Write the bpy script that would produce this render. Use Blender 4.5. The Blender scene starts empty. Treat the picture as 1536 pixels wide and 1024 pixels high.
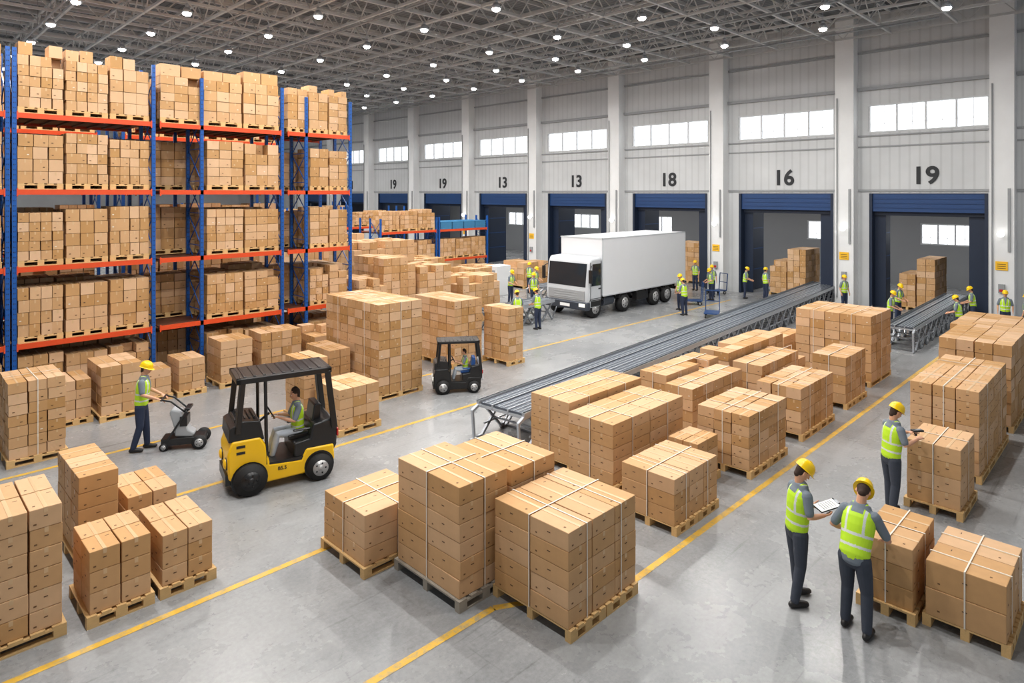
import bpy, bmesh, math, random
from mathutils import Vector, Matrix
random.seed(7)
scene = bpy.context.scene
COL = scene.collection
V = Vector
CAMH = 5.2

# ------------------------------------------------------------------ materials
def s(r, g, b):
    f = lambda c: (c/255/12.92) if c/255 <= .04045 else ((c/255+.055)/1.055)**2.4
    return (f(r), f(g), f(b), 1)

def mat(name, col, rough=.5, metal=0, noise=0, nscale=5, bump=0, emis=0, var=0, island=False, stretch=None, svar=0):
    m = bpy.data.materials.new(name); m.use_nodes = True
    nt = m.node_tree; N = nt.nodes; L = nt.links
    b = N['Principled BSDF']
    b.inputs['Base Color'].default_value = col
    b.inputs['Roughness'].default_value = rough
    b.inputs['Metallic'].default_value = metal
    if emis:
        b.inputs['Emission Color'].default_value = col
        b.inputs['Emission Strength'].default_value = emis
        m.cycles.emission_sampling = 'NONE'
    if noise or var or bump:
        hs = N.new('ShaderNodeHueSaturation'); hs.inputs['Color'].default_value = col
        val = N.new('ShaderNodeMath'); val.operation = 'ADD'; val.inputs[0].default_value = 1; val.inputs[1].default_value = 0
        tc = N.new('ShaderNodeTexCoord'); nz = N.new('ShaderNodeTexNoise')
        mp = N.new('ShaderNodeMapping'); L.new(tc.outputs['Object'], mp.inputs['Vector'])
        if stretch: mp.inputs['Scale'].default_value = stretch
        L.new(mp.outputs[0], nz.inputs['Vector'])
        nz.inputs['Scale'].default_value = nscale; nz.inputs['Detail'].default_value = 5
        a = N.new('ShaderNodeMath'); a.operation = 'MULTIPLY_ADD'
        L.new(nz.outputs['Fac'], a.inputs[0]); a.inputs[1].default_value = 2*noise; a.inputs[2].default_value = 1-noise
        L.new(a.outputs[0], val.inputs[0])
        if var:
            if island:
                g = N.new('ShaderNodeNewGeometry'); o = g.outputs['Random Per Island']
            else:
                g = N.new('ShaderNodeObjectInfo'); o = g.outputs['Random']
            c = N.new('ShaderNodeMath'); c.operation = 'MULTIPLY_ADD'
            L.new(o, c.inputs[0]); c.inputs[1].default_value = var; c.inputs[2].default_value = -var/2
            L.new(c.outputs[0], val.inputs[1])
            if svar:
                c2 = N.new('ShaderNodeMath'); c2.operation = 'MULTIPLY_ADD'
                L.new(o, c2.inputs[0]); c2.inputs[1].default_value = -svar; c2.inputs[2].default_value = 1+svar/2
                L.new(c2.outputs[0], hs.inputs['Saturation'])
        L.new(val.outputs[0], hs.inputs['Value'])
        L.new(hs.outputs[0], b.inputs['Base Color'])
        if bump:
            bp = N.new('ShaderNodeBump'); bp.inputs['Strength'].default_value = bump; bp.inputs['Distance'].default_value = .02
            L.new(nz.outputs['Fac'], bp.inputs['Height']); L.new(bp.outputs[0], b.inputs['Normal'])
    return m

M = {}
M['card'] = mat('cardboard', s(200,158,113), .75, noise=.12, nscale=7, var=.2, svar=.2)
M['cardstuff'] = mat('cardboard_far', s(198,157,113), .75, noise=.12, nscale=3, var=.36, island=True, svar=.3)
M['seam'] = mat('carton_seam', s(112,80,50), .8)
M['mark'] = mat('carton_print', s(92,66,44), .8)
M['tape'] = mat('tape', s(208,174,132), .35, var=.1)
M['sticker'] = mat('sticker', s(226,216,200), .6)
M['strap'] = mat('strap', s(228,220,206), .4)
M['wood'] = mat('pallet_wood', s(212,174,118), .7, noise=.2, nscale=8, var=.15, stretch=(1,6,6))
M['woodgrey'] = mat('pallet_wood_grey', s(150,142,130), .8, noise=.18, nscale=8)
M['blue'] = mat('rack_blue', s(16,82,160), .4, noise=.06, nscale=3)
M['crate'] = mat('crate_blue', s(64,132,176), .5, noise=.1, nscale=5, var=.15)
M['orange'] = mat('rack_orange', s(214,74,30), .45, noise=.08, nscale=3)
M['deck'] = mat('rack_deck', s(96,56,40), .6, metal=.2)
M['black'] = mat('black_paint', s(26,27,29), .35)
M['rubber'] = mat('rubber', s(24,24,25), .7, noise=.1, nscale=20)
M['rim'] = mat('rim', s(188,188,188), .35, metal=.5)
M['yellow'] = mat('yellow_paint', s(250,198,10), .3, noise=.04, nscale=4)
M['steel'] = mat('steel', s(150,154,160), .35, metal=.7, noise=.1, nscale=6)
M['steeldark'] = mat('steel_dark', s(66,72,82), .4, metal=.4, noise=.1, nscale=6)
M['belt'] = mat('belt', s(88,95,106), .35, metal=.3, noise=.1, nscale=6)
M['galv'] = mat('galvanised', s(186,191,198), .35, metal=.45)
M['roofsteel'] = mat('roof_steel', s(190,191,191), .6, noise=.15, nscale=1)
M['white'] = mat('white_paint', s(222,224,227), .5, noise=.02, nscale=2)
M['cabgrey'] = mat('cab_grey', s(196,200,204), .35)
M['midgrey'] = mat('machine_grey', s(164,168,172), .4)
M['whitematte'] = mat('column_paint', s(230,231,231), .7, noise=.09, nscale=1.2)
M['trim'] = mat('trim_grey', s(150,152,154), .6)
M['lighttrim'] = mat('trim_light', s(206,208,210), .6)
M['glassdark'] = mat('dark_glass', s(30,38,46), .08)
M['lamp'] = mat('lamp_lens', (1,.98,.95,1), .3, emis=34)
M['headlamp'] = mat('headlamp', s(240,240,230), .15, emis=.4)
M['red'] = mat('red_plastic', s(190,36,30), .4)
M['doorblue'] = mat('door_blue', s(24,62,112), .45, noise=.08, nscale=2)
M['doordark'] = mat('door_dark', s(24,38,60), .5, noise=.08, nscale=2)
M['number'] = mat('number_black', s(34,36,40), .6)
M['skin'] = mat('skin', s(214,160,128), .55, noise=.05, nscale=12)
M['lip'] = mat('lip', s(170,96,84), .5)
M['shirt'] = mat('shirt_grey', s(116,126,136), .85, noise=.08, nscale=14)
M['shirtw'] = mat('shirt_light', s(176,184,194), .85, noise=.08, nscale=14)
M['vest'] = mat('vest_lime', s(190,232,40), .6, noise=.06, nscale=12, emis=0)
M['silver'] = mat('reflective', s(216,220,218), .4)
M['trouser'] = mat('trousers', s(58,64,76), .85, noise=.14, nscale=14, bump=.3)
M['navy'] = mat('trousers_navy', s(40,50,74), .85, noise=.1, nscale=12)
M['shoe'] = mat('shoe', s(30,28,28), .5)
M['hair'] = mat('hair', s(56,38,28), .8)
M['helmet'] = mat('helmet_yellow', s(252,208,10), .3)
M['paper'] = mat('paper', s(240,240,238), .7)
M['seatblue'] = mat('seat_blue', s(38,84,150), .6)
M['sign'] = mat('sign_yellow', s(246,190,40), .5)
M['globe'] = mat('globe', (1,.98,.94,1), .3, emis=2.5)

def line_mat():
    m = bpy.data.materials.new('line_paint'); m.use_nodes = True
    nt = m.node_tree; N = nt.nodes; L = nt.links; b = N['Principled BSDF']; b.inputs['Roughness'].default_value = .5
    tc = N.new('ShaderNodeTexCoord'); n = N.new('ShaderNodeTexNoise'); n.inputs['Scale'].default_value = 7; n.inputs['Detail'].default_value = 8; n.inputs['Roughness'].default_value = .75
    L.new(tc.outputs['Object'], n.inputs['Vector'])
    r = N.new('ShaderNodeValToRGB'); e = r.color_ramp.elements; e[0].position = .36; e[0].color = s(160,148,120); e[1].position = .52; e[1].color = s(218,172,58)
    L.new(n.outputs['Fac'], r.inputs[0]); L.new(r.outputs[0], b.inputs['Base Color']); return m
M['line'] = line_mat()
def floor_mat():
    m = bpy.data.materials.new('concrete_floor'); m.use_nodes = True
    nt = m.node_tree; N = nt.nodes; L = nt.links; b = N['Principled BSDF']
    tc = N.new('ShaderNodeTexCoord')
    def noise(sc, det, ro, dist=0, st=None):
        n = N.new('ShaderNodeTexNoise'); n.inputs['Scale'].default_value = sc; n.inputs['Detail'].default_value = det
        n.inputs['Roughness'].default_value = ro; n.inputs['Distortion'].default_value = dist
        if st:
            mp = N.new('ShaderNodeMapping'); mp.inputs['Scale'].default_value = st; L.new(tc.outputs['Object'], mp.inputs['Vector']); L.new(mp.outputs[0], n.inputs['Vector'])
        else: L.new(tc.outputs['Object'], n.inputs['Vector'])
        return n
    def ramp(n, p0, c0, p1, c1):
        r = N.new('ShaderNodeValToRGB'); e = r.color_ramp.elements; e[0].position = p0; e[0].color = c0; e[1].position = p1; e[1].color = c1
        L.new(n.outputs['Fac'], r.inputs[0]); return r
    def mul(a, c):
        q = N.new('ShaderNodeMath'); q.operation = 'MULTIPLY'; L.new(a, q.inputs[0]); L.new(c, q.inputs[1]); return q.outputs[0]
    g = lambda x: (x, x, x, 1)
    n1 = noise(.5, 10, .62); n2 = noise(16, 6, .78); n3 = noise(4.5, 9, .8, .4); n4 = noise(1.3, 6, .6, .3, (.35, 9, 1)); n5 = noise(1.1, 6, .6, .4, (8, .35, 1))
    r = ramp(n1, .3, s(136,138,140), .7, s(162,163,164))
    hs = N.new('ShaderNodeHueSaturation'); L.new(r.outputs[0], hs.inputs['Color'])
    a = ramp(n2, .25, g(.76), .7, g(1.08)); r3 = ramp(n3, .3, g(.66), .42, g(1)); r4 = ramp(n4, .28, g(.68), .4, g(1)); r5 = ramp(n5, .26, g(.74), .36, g(1))
    v = mul(mul(mul(a.outputs[0], r3.outputs[0]), r4.outputs[0]), r5.outputs[0])
    L.new(v, hs.inputs['Value']); L.new(hs.outputs[0], b.inputs['Base Color'])
    ro = N.new('ShaderNodeMath'); ro.operation = 'MULTIPLY_ADD'; ro.inputs[1].default_value = .3; ro.inputs[2].default_value = .12
    L.new(n1.outputs['Fac'], ro.inputs[0]); L.new(ro.outputs[0], b.inputs['Roughness'])
    bp = N.new('ShaderNodeBump'); bp.inputs['Strength'].default_value = .05; L.new(n2.outputs['Fac'], bp.inputs['Height']); L.new(bp.outputs[0], b.inputs['Normal'])
    return m

def ribbed(name, c1, c2, axis, scale, bs=.12):
    m = bpy.data.materials.new(name); m.use_nodes = True
    nt = m.node_tree; N = nt.nodes; L = nt.links; b = N['Principled BSDF']; b.inputs['Roughness'].default_value = .6
    tc = N.new('ShaderNodeTexCoord'); w = N.new('ShaderNodeTexWave'); w.bands_direction = axis
    w.inputs['Scale'].default_value = scale
    L.new(tc.outputs['Object'], w.inputs['Vector'])
    r = N.new('ShaderNodeValToRGB'); e = r.color_ramp.elements; e[0].position = .02; e[0].color = c1; e[1].position = .2; e[1].color = c2
    L.new(w.outputs['Color'], r.inputs[0])
    n = N.new('ShaderNodeTexNoise'); n.inputs['Scale'].default_value = .6; n.inputs['Detail'].default_value = 6
    L.new(tc.outputs['Object'], n.inputs['Vector'])
    hs = N.new('ShaderNodeHueSaturation'); L.new(r.outputs[0], hs.inputs['Color'])
    a = N.new('ShaderNodeMath'); a.operation = 'MULTIPLY_ADD'; a.inputs[1].default_value = .34; a.inputs[2].default_value = .83
    L.new(n.outputs['Fac'], a.inputs[0]); L.new(a.outputs[0], hs.inputs['Value']); L.new(hs.outputs[0], b.inputs['Base Color'])
    bp = N.new('ShaderNodeBump'); bp.inputs['Strength'].default_value = bs; L.new(w.outputs['Fac'], bp.inputs['Height']); L.new(bp.outputs[0], b.inputs['Normal'])
    return m
M['floor'] = floor_mat()
M['wall'] = ribbed('wall_panel', s(190,192,193), s(201,203,204), 'Y', .8, .05)
M['ceil'] = ribbed('roof_deck', s(70,72,74), s(104,106,108), 'X', 1.2, .3)
def window_mat():
    m = bpy.data.materials.new('daylight_glass'); m.use_nodes = True
    b = m.node_tree.nodes['Principled BSDF']; b.inputs['Base Color'].default_value = (.2,.22,.24,1)
    b.inputs['Emission Color'].default_value = (.95,.98,1,1); b.inputs['Emission Strength'].default_value = 1.9
    b.inputs['Roughness'].default_value = .3
    return m
M['pane'] = window_mat()

# ------------------------------------------------------------------ geometry helpers
def setmi(verts, mi, smooth=False):
    fs = {f for v in verts for f in v.link_faces}
    for f in fs:
        f.material_index = mi
        if smooth: f.smooth = True
def cube(bm, c, size, mi=0, rot=None):
    mx = Matrix.Translation(c)
    if rot is not None: mx = mx @ rot.to_4x4()
    mx = mx @ Matrix.Diagonal((size[0], size[1], size[2], 1))
    r = bmesh.ops.create_cube(bm, size=1, matrix=mx); setmi(r['verts'], mi)
def aabb(bm, a, b, mi=0):
    cube(bm, [(a[i]+b[i])/2 for i in range(3)], [abs(b[i]-a[i]) for i in range(3)], mi)
def frame_to(d):
    return d.normalized().to_track_quat('Z', 'Y').to_matrix()
def cyl(bm, p0, p1, r0, r1=None, seg=12, mi=0):
    p0 = V(p0); p1 = V(p1); d = p1-p0
    mx = Matrix.Translation((p0+p1)/2) @ frame_to(d).to_4x4()
    r = bmesh.ops.create_cone(bm, cap_ends=True, segments=seg, radius1=r0, radius2=(r0 if r1 is None else r1), depth=d.length, matrix=mx)
    setmi(r['verts'], mi, seg > 6)
def bar(bm, p0, p1, w, h=None, mi=0):
    p0 = V(p0); p1 = V(p1); d = p1-p0
    cube(bm, (p0+p1)/2, (w, h or w, d.length), mi, frame_to(d))
def sph(bm, c, r, mi=0, seg=14, rot=None):
    if not hasattr(r, '__len__'): r = (r, r, r)
    mx = Matrix.Translation(c)
    if rot is not None: mx = mx @ rot.to_4x4()
    mx = mx @ Matrix.Diagonal((r[0], r[1], r[2], 1))
    q = bmesh.ops.create_uvsphere(bm, u_segments=seg, v_segments=max(6, seg//2+1), radius=1, matrix=mx); setmi(q['verts'], mi, True)
def prism(bm, pts, y0, y1, mi=0):
    a = [bm.verts.new((p[0], y0, p[1])) for p in pts]; b = [bm.verts.new((p[0], y1, p[1])) for p in pts]
    n = len(pts); fs = [bm.faces.new(a), bm.faces.new(b[::-1])]
    for i in range(n): fs.append(bm.faces.new((a[i], b[i], b[(i+1) % n], a[(i+1) % n])))
    for f in fs: f.material_index = mi
def setprops(o, **k):
    for kk, v in k.items():
        if v: o[kk] = v
def obj_from(me, name, parent=None, loc=None, rotz=None, **k):
    o = bpy.data.objects.new(name, me); COL.objects.link(o)
    if parent: o.parent = parent
    if loc is not None: o.location = loc
    if rotz is not None: o.rotation_euler = (0, 0, rotz)
    setprops(o, **k); return o
def mesh_from(bm, name, mats, norm=True):
    if norm: bmesh.ops.recalc_face_normals(bm, faces=bm.faces)
    me = bpy.data.meshes.new(name); bm.to_mesh(me); bm.free()
    for m in mats: me.materials.append(M[m])
    return me
def fin(bm, name, mats, parent=None, loc=None, rotz=None, bevel=0, norm=True, **k):
    me = mesh_from(bm, name, mats, norm)
    try: me.set_sharp_from_angle(angle=math.radians(40))
    except Exception: pass
    o = obj_from(me, name, parent, loc, rotz, **k)
    if bevel:
        b = o.modifiers.new('bevel', 'BEVEL'); b.width = bevel; b.segments = 3 if bevel > .05 else 2; b.limit_method = 'ANGLE'; b.angle_limit = math.radians(40)
    return o
def empty(name, loc, rotz=0, **k):
    o = bpy.data.objects.new(name, None); COL.objects.link(o); o.empty_display_size = .2
    o.location = loc; o.rotation_euler = (0, 0, rotz); setprops(o, **k); return o
def dup(root, loc, rotz=None, scale=None, label=None):
    def rec(o, par):
        n = o.copy(); COL.objects.link(n)
        if par: n.parent = par
        for c in o.children: rec(c, n)
        return n
    n = rec(root, None); n.location = loc
    if rotz is not None: n.rotation_euler = (0, 0, rotz)
    if scale: n.scale = (scale,)*3
    if label: n['label'] = label
    return n
def heading(hx, hy): return math.atan2(-hx, hy)
BM = bmesh.new

# ------------------------------------------------------------------ setting
WU = 32.6      # plane of dock wall
AN = 42.5      # annex back wall
ZC = 13.4
bm = BM(); aabb(bm, (-12, -8, -.3), (AN+.3, 82, 0)); fin(bm, 'floor', ['floor'], kind='structure')
bm = BM(); aabb(bm, (-12, -8, ZC), (WU+.4, 82, ZC+.3)); fin(bm, 'ceiling', ['ceil'], kind='structure')
bm = BM(); aabb(bm, (-12, 80, 0), (WU+.4, 80.4, ZC)); fin(bm, 'wall_end', ['wall'], kind='structure')
DOORS = [(5.1,9.4),(11.1,15.65),(17.6,22.3),(24.4,29.1),(31.2,35.95),(38.1,42.7),(45.0,49.4),(51.8,55.8),(58.4,62.6)]
COLS = [4.5,10.35,16.7,23.35,30.1,36.95,43.8,50.5,57.1,63.8,70.4]
DT = 5.2
WZ0, WZ1 = 7.95, 9.25
def holed_wall(name, u0, u1, vmin, vmax, zmax, holes, m):
    bm = BM()
    vs = sorted({vmin, vmax} | {h[0] for h in holes} | {h[1] for h in holes})
    for a, b in zip(vs[:-1], vs[1:]):
        mid = (a+b)/2; hz = sorted((h[2], h[3]) for h in holes if h[0] < mid < h[1]); z = 0
        for q0, q1 in hz:
            if q0 > z: aabb(bm, (u0, a, z), (u1, b, q0))
            z = q1
        if z < zmax: aabb(bm, (u0, a, z), (u1, b, zmax))
    return fin(bm, name, [m], kind='structure')
holes = [(a, b, 0, DT) for a, b in DOORS] + [(a-.12, b+.12, WZ0, WZ1) for a, b in DOORS]
holed_wall('wall_dock', WU, WU+.35, -8, 80, ZC, holes, 'wall')
AW = [(a+1.3, b+.3) for a, b in DOORS]
ah = [(a, b, 2.3, 3.5) for a, b in AW]
holed_wall('wall_annex', AN, AN+.3, -8, 80, 5.6, ah, 'trim')
bm = BM(); aabb(bm, (WU+.36, -8.3, 0), (AN+.3, -8, 5.6)); fin(bm, 'wall_annex_side', ['trim'], kind='structure')
bm = BM(); aabb(bm, (WU+.36, -8, 5.6), (AN+.3, 80, 5.8)); fin(bm, 'ceiling.001', ['trim'], kind='structure')
wn = 0
def window(u, a, b, z0, z1, n):
    global wn
    bm = BM(); w = .07
    aabb(bm, (u+.16, a, z0), (u+.2, b, z1), 1)
    for z in (z0, z1-w): aabb(bm, (u-.02, a, z), (u+.2, b, z+w), 0)
    for i in range(n+1):
        y = a + (b-a-w)*i/n; aabb(bm, (u+.04, y, z0+w), (u+.2, y+w, z1-w), 0)
    for i in range(n): 
        y = a+(b-a-w)*(i+.5)/n; aabb(bm, (u+.14, y, z0+w), (u+.165, y+.02, z1-w), 0)
    aabb(bm, (u+.14, a+w, z0+(z1-z0)*.32), (u+.165, b-w, z0+(z1-z0)*.32+.02), 0)
    wn += 1
    fin(bm, 'window_%d' % wn, ['lighttrim', 'pane'], kind='structure')
for a, b in DOORS: window(WU, a-.12, b+.12, WZ0, WZ1, 4)
for a, b in AW[:6]: window(AN, a, b, 2.3, 3.5, 4)
for i, (a, b) in enumerate(DOORS):
    bm = BM()
    aabb(bm, (WU+.06, a, 4.38), (WU+.3, b, DT), 0)
    for z in (4.55, 4.75, 4.95): aabb(bm, (WU+.03, a+.02, z), (WU+.06, b-.02, z+.03), 0)
    aabb(bm, (WU-.03, a-.07, 0), (WU+.37, a+.05, DT), 1); aabb(bm, (WU-.03, b-.05, 0), (WU+.37, b+.07, DT), 1)
    aabb(bm, (WU+.3, a, 4.2), (WU+.5, b, 4.38), 1)
    for y in (a+.02, b-.1):
        aabb(bm, (WU+.4, y, .02), (WU+2.6, y+.08, 4.3), 1)
        for z in (1.1, 2.2, 3.3): aabb(bm, (WU+.45, y-.015, z), (WU+2.5, y+.095, z+.05), 0)
    aabb(bm, (WU+.4, a+.1, .02), (WU+.47, a+.65, 4.3), 1); aabb(bm, (WU+.4, b-.5, .02), (WU+.47, b-.1, 4.3), 1)
    fin(bm, 'door_%d' % (i+1), ['doorblue', 'doordark', 'whitematte'], kind='structure')
bm = BM()
aabb(bm, (WU-.62, -.4, 0), (WU, .4, ZC), 0)
cme = mesh_from(bm, 'column', ['whitematte'])
for i, c in enumerate(COLS):
    o = obj_from(cme, 'column', loc=(0, c, 0), label='white painted concrete column against the dock wall', category='column', group='columns along the dock wall')
    bm = BM()
    aabb(bm, (WU-.69, -.28, 2.9), (WU-.62, -.2, 5.4), 0) ; cyl(bm, (WU-.66, .3, .4), (WU-.66, .3, 9.6), .03, mi=0, seg=8)
    fin(bm, 'conduit', ['trim'], parent=o)
    if i < 6:
        bm = BM(); sph(bm, (WU-.82, 0, 3.6), .13, 1); cyl(bm, (WU-.62, 0, 3.6), (WU-.7, 0, 3.6), .07, mi=0)
        fin(bm, 'wall_lamp', ['steel', 'globe'], label='white globe lamp on a column', category='lamp', group='globe lamps on the columns', loc=(0, c, 0))
        bm = BM(); aabb(bm, (WU-.65, -.2, 2.15), (WU-.62, .2, 2.5), 0)
        for k in range(3): aabb(bm, (WU-.655, -.14, 2.22+k*.08), (WU-.65, .14, 2.24+k*.08), 1)
        fin(bm, 'safety_sign', ['sign', 'mark'], label='small yellow safety sign on a column', category='sign', group='safety signs on the columns', loc=(0, c, 0))
        bm = BM(); aabb(bm, (WU-.72, -.1, 1.25), (WU-.62, .1, 1.6), 0); aabb(bm, (WU-.73, -.06, 1.3), (WU-.72, .06, 1.4), 1)
        fin(bm, 'switch_box', ['trim', 'red'], label='grey switch box with red button on a column', category='switch box', group='switch boxes on the columns', loc=(0, c, 0))
for i, (z, h, d) in enumerate([(5.28, .1, .06), (7.3, .06, .05), (9.9, .14, .16), (11.6, .1, .1), (7.8, .06, .08)]):
    bm = BM()
    cs = [-8]+COLS+[80]
    for a, b in zip(cs[:-1], cs[1:]):
        aabb(bm, (WU-d, a+.42, z), (WU, b-.42, z+h))
    fin(bm, 'trim_%d' % (i+1), ['trim'], kind='structure')
def text_mesh(txt, size, ext=.01, off=.012):
    cu = bpy.data.curves.new('t', 'FONT'); cu.body = txt; cu.size = size; cu.extrude = ext; cu.offset = off
    cu.align_x = 'CENTER'; cu.align_y = 'CENTER'
    o = bpy.data.objects.new('t', cu); COL.objects.link(o)
    dg = bpy.context.evaluated_depsgraph_get(); dg.update()
    me = bpy.data.meshes.new_from_object(o.evaluated_get(dg)); bpy.data.objects.remove(o); me.materials.clear()
    return me
RW = Matrix(((0,0,-1),(-1,0,0),(0,1,0)))
for (a, b), t in zip(DOORS, ['19','16','18','13','13','19','19','1']):
    me = text_mesh(t, 1.05, .012, .026); me.materials.append(M['number'])
    o = obj_from(me, 'door_number', label='black number %s painted above a dock door' % t, category='sign', group='numbers above the dock doors')
    o.matrix_world = Matrix.Translation((WU-.02, (a+b)/2, 5.95)) @ RW.to_4x4()

# roof trusses
def truss_mesh(L, step, name):
    bm = BM(); z0, z1 = 12.3, 13.2
    for z in (z0, z1): aabb(bm, (0, -.045, z-.05), (L, .045, z+.05))
    n = int(L/step)
    for i in range(n):
        x = i*step
        bar(bm, (x, 0, z0), (x+step/2, 0, z1), .04); bar(bm, (x+step/2, 0, z1), (x+step, 0, z0), .04)
    return mesh_from(bm, name, ['roofsteel'])
tl = truss_mesh(79, 1.6, 'roof_truss'); ts = truss_mesh(33.4, 1.6, 'roof_truss')
for u in [x*2.2-1 for x in range(16)]:
    o = obj_from(tl, 'roof_truss', loc=(u, .8, 0), rotz=math.pi/2, label='long grey steel lattice truss under the roof', category='roof truss', group='roof trusses')
for k in range(30):
    v = 6+k*2.45
    obj_from(ts, 'roof_truss', loc=(-1.2, v, -.0), label='grey steel cross truss under the roof', category='roof truss', group='roof trusses')
bm = BM(); aabb(bm, (0, -.03, 13.25), (1, .03, 13.4))
pm = mesh_from(bm, 'purlin', ['roofsteel'])
for k in range(48):
    o = obj_from(pm, 'purlin', loc=(-1.2, 7+k*1.5, 0), label='thin steel purlin under the roof deck', category='purlin', group='roof purlins'); o.scale = (33.4, 1, 1)
bm = BM(); cyl(bm, (0, 6, 11.9), (0, 79, 11.9), .04, seg=8)
for k in range(18): cyl(bm, (0, 8+k*4, 11.9), (0, 8+k*4, ZC), .012, seg=5)
pp = mesh_from(bm, 'sprinkler_pipe', ['trim'])
for u in (5, 10, 14, 19, 24, 29): obj_from(pp, 'sprinkler_pipe', loc=(u, 0, 0), label='thin grey pipe running under the trusses', category='pipe', group='pipes under the roof')
# high-bay lamps
bm = BM(); cyl(bm, (0,0,.04), (0,0,.24), .2, .09, 20, 0); cyl(bm, (0,0,.24), (0,0,.38), .06, seg=10, mi=0); cyl(bm, (0,0,.38), (0,0,ZC-11.75), .012, seg=6, mi=0)
hb = mesh_from(bm, 'lamp_housing', ['galv'])
bm = BM(); sph(bm, (0,0,.02), (.15,.15,.09)); hl = mesh_from(bm, 'lamp_lens', ['lamp'])
li = bpy.data.lights.new('bay_light', 'AREA'); li.shape = 'DISK'; li.size = .2; li.energy = 300; li.color = (1, .975, .94); li.spread = math.radians(175)
for iu, u in enumerate([2.5, 5.2, 8.4, 12, 16, 20.7, 24, 27.2]):
    for k in range(18):
        v = 4.2 + k*4.2 + (iu % 2)*1.2
        o = obj_from(hb, 'high_bay_lamp', loc=(u, v, 11.75), label='round bright high-bay lamp hanging from the roof', category='lamp', group='high-bay lamps')
        obj_from(hl, 'lamp_lens', parent=o)
        if k < 13 and iu in (0, 2, 4, 6) and (k < 8 or k % 2 == 0):
            l = bpy.data.objects.new('bay_light', li); COL.objects.link(l); l.location = (u, v, 11.67)
la = bpy.data.lights.new('annex_fill_light', 'AREA'); la.shape = 'DISK'; la.size = .4; la.energy = 130  # added fill lamps, out of view above the lintels, to brighten the annex
for (a, b) in DOORS[:7]:
    l = bpy.data.objects.new('annex_fill_light', la); COL.objects.link(l); l.location = (37.5, (a+b)/2, 5.34)
    o = obj_from(hl, 'annex_fill_lamp', loc=(37.5, (a+b)/2, 5.42), label='added round fill lamp under the loading bay roof', category='lamp', group='added loading bay fill lamps')
    bm = BM(); cyl(bm, (0,0,.04), (0,0,.18), .28, .2, 16); fin(bm, 'lamp_housing', ['galv'], parent=o)

# floor lines
def line(name, pts, w=.1):
    bm = BM()
    for p, q in zip(pts[:-1], pts[1:]):
        p = V((p[0], p[1], 0)); q = V((q[0], q[1], 0)); d = (q-p).normalized(); n = V((-d.y, d.x, 0))*w/2
        z = V((0,0,.003)); bm.faces.new([bm.verts.new(x+z) for x in (p-n, q-n, q+n, p+n)])
    fin(bm, 'floor_marking', ['line'], label='worn yellow painted lane line on the concrete floor', category='floor marking', group='yellow floor lines')
line('a', [(0,6.0),(5.6,5.93),(7.2,5.02),(31,5.0)])
line('b', [(-.5,8.67),(6.2,8.67)])
line('c', [(1.5,12.0),(13,12.0)])
line('d', [(1.5,14.9),(30,14.9)])

# ------------------------------------------------------------------ pallets & boxes
pal_cache = {}
def pallet_mesh(a, b, m='wood'):
    k = (round(a, 2), round(b, 2), m)
    if k in pal_cache: return pal_cache[k]
    bm = BM(); n = max(5, int(a/.19))
    for i in range(n):
        w = a/n*.72; x = (a-w)*i/(n-1); aabb(bm, (x, 0, .122), (x+w, b, .144))
    for j in range(3):
        y = (b-.09)*j/2; aabb(bm, (0, y, .1), (a, y+.09, .122))
        for i in range(3):
            x = (a-.13)*i/2; aabb(bm, (x, y, .022), (x+.13, y+.09, .1))
        aabb(bm, (0, y, 0), (a, y+.09, .022))
    me = mesh_from(bm, 'pallet', [m]); pal_cache[k] = me; return me
def pallet(u, v, z, a, b, m='wood', group='floor pallets'):
    obj_from(pallet_mesh(a, b, m), 'pallet', loc=(u, v, z), label='wooden slatted pallet carrying cardboard boxes' if m == 'wood' else 'weathered grey wooden pallet carrying cardboard boxes', category='pallet', group=group)
BOX = []
def stack(u0, u1, v0, v1, h, nu, nv, nz, npu=1, npv=1, z=0, strap=0, pm='wood', stuff=False, drop=.0, pal=True, over=.03):
    zb = z
    if pal:
        pu = (u1-u0)/npu; pv = (v1-v0)/npv
        for i in range(npu):
            for j in range(npv):
                g = .02
                pallet(u0+i*pu+(g/2 if npu > 1 else 0)-(over if npu == 1 else 0), v0+j*pv+(g/2 if npv > 1 else 0)-(over if npv == 1 else 0), z,
                       pu-(g if npu > 1 else -2*over), pv-(g if npv > 1 else -2*over), pm)
        zb = z+.146
    dx = (u1-u0)/nu; dy = (v1-v0)/nv; dz = (h-(zb-z))/nz
    for k in range(nz):
        for i in range(nu):
            for j in range(nv):
                if not (i in (0, nu-1) or j in (0, nv-1) or k >= nz-2): continue
                if k == nz-1 and random.random() < drop: continue
                vis = (i == 0 or j == 0 or k == nz-1) and not stuff
                BOX.append((u0+dx*(i+.5), v0+dy*(j+.5), zb+dz*k, dx-.016, dy-.016, dz-.004, vis))
    if strap:
        bm = BM(); w = .008; t = .004; a0, a1, b0, b1, t0, t1 = u0-.002, u1+.002, v0-.002, v1+.002, zb, z+h
        for p in range(npu*max(1, strap)):
            x = u0+(u1-u0)*(p+.5)/(npu*max(1, strap))
            aabb(bm, (x-w, b0-t, t0), (x+w, b0, t1+t)); aabb(bm, (x-w, b1, t0), (x+w, b1+t, t1+t)); aabb(bm, (x-w, b0, t1), (x+w, b1, t1+t))
        for p in range(npv):
            y = v0+(v1-v0)*(p+.5)/npv
            aabb(bm, (a0-t, y-w, t0), (a0, y+w, t1+t*2)); aabb(bm, (a1, y-w, t0), (a1+t, y+w, t1+t*2)); aabb(bm, (a0, y-w, t1+t), (a1, y+w, t1+t*2))
        fin(bm, 'packing_strap', ['strap'], label='thin white packing straps around a stack of boxes', category='strap', group='packing straps')
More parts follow.
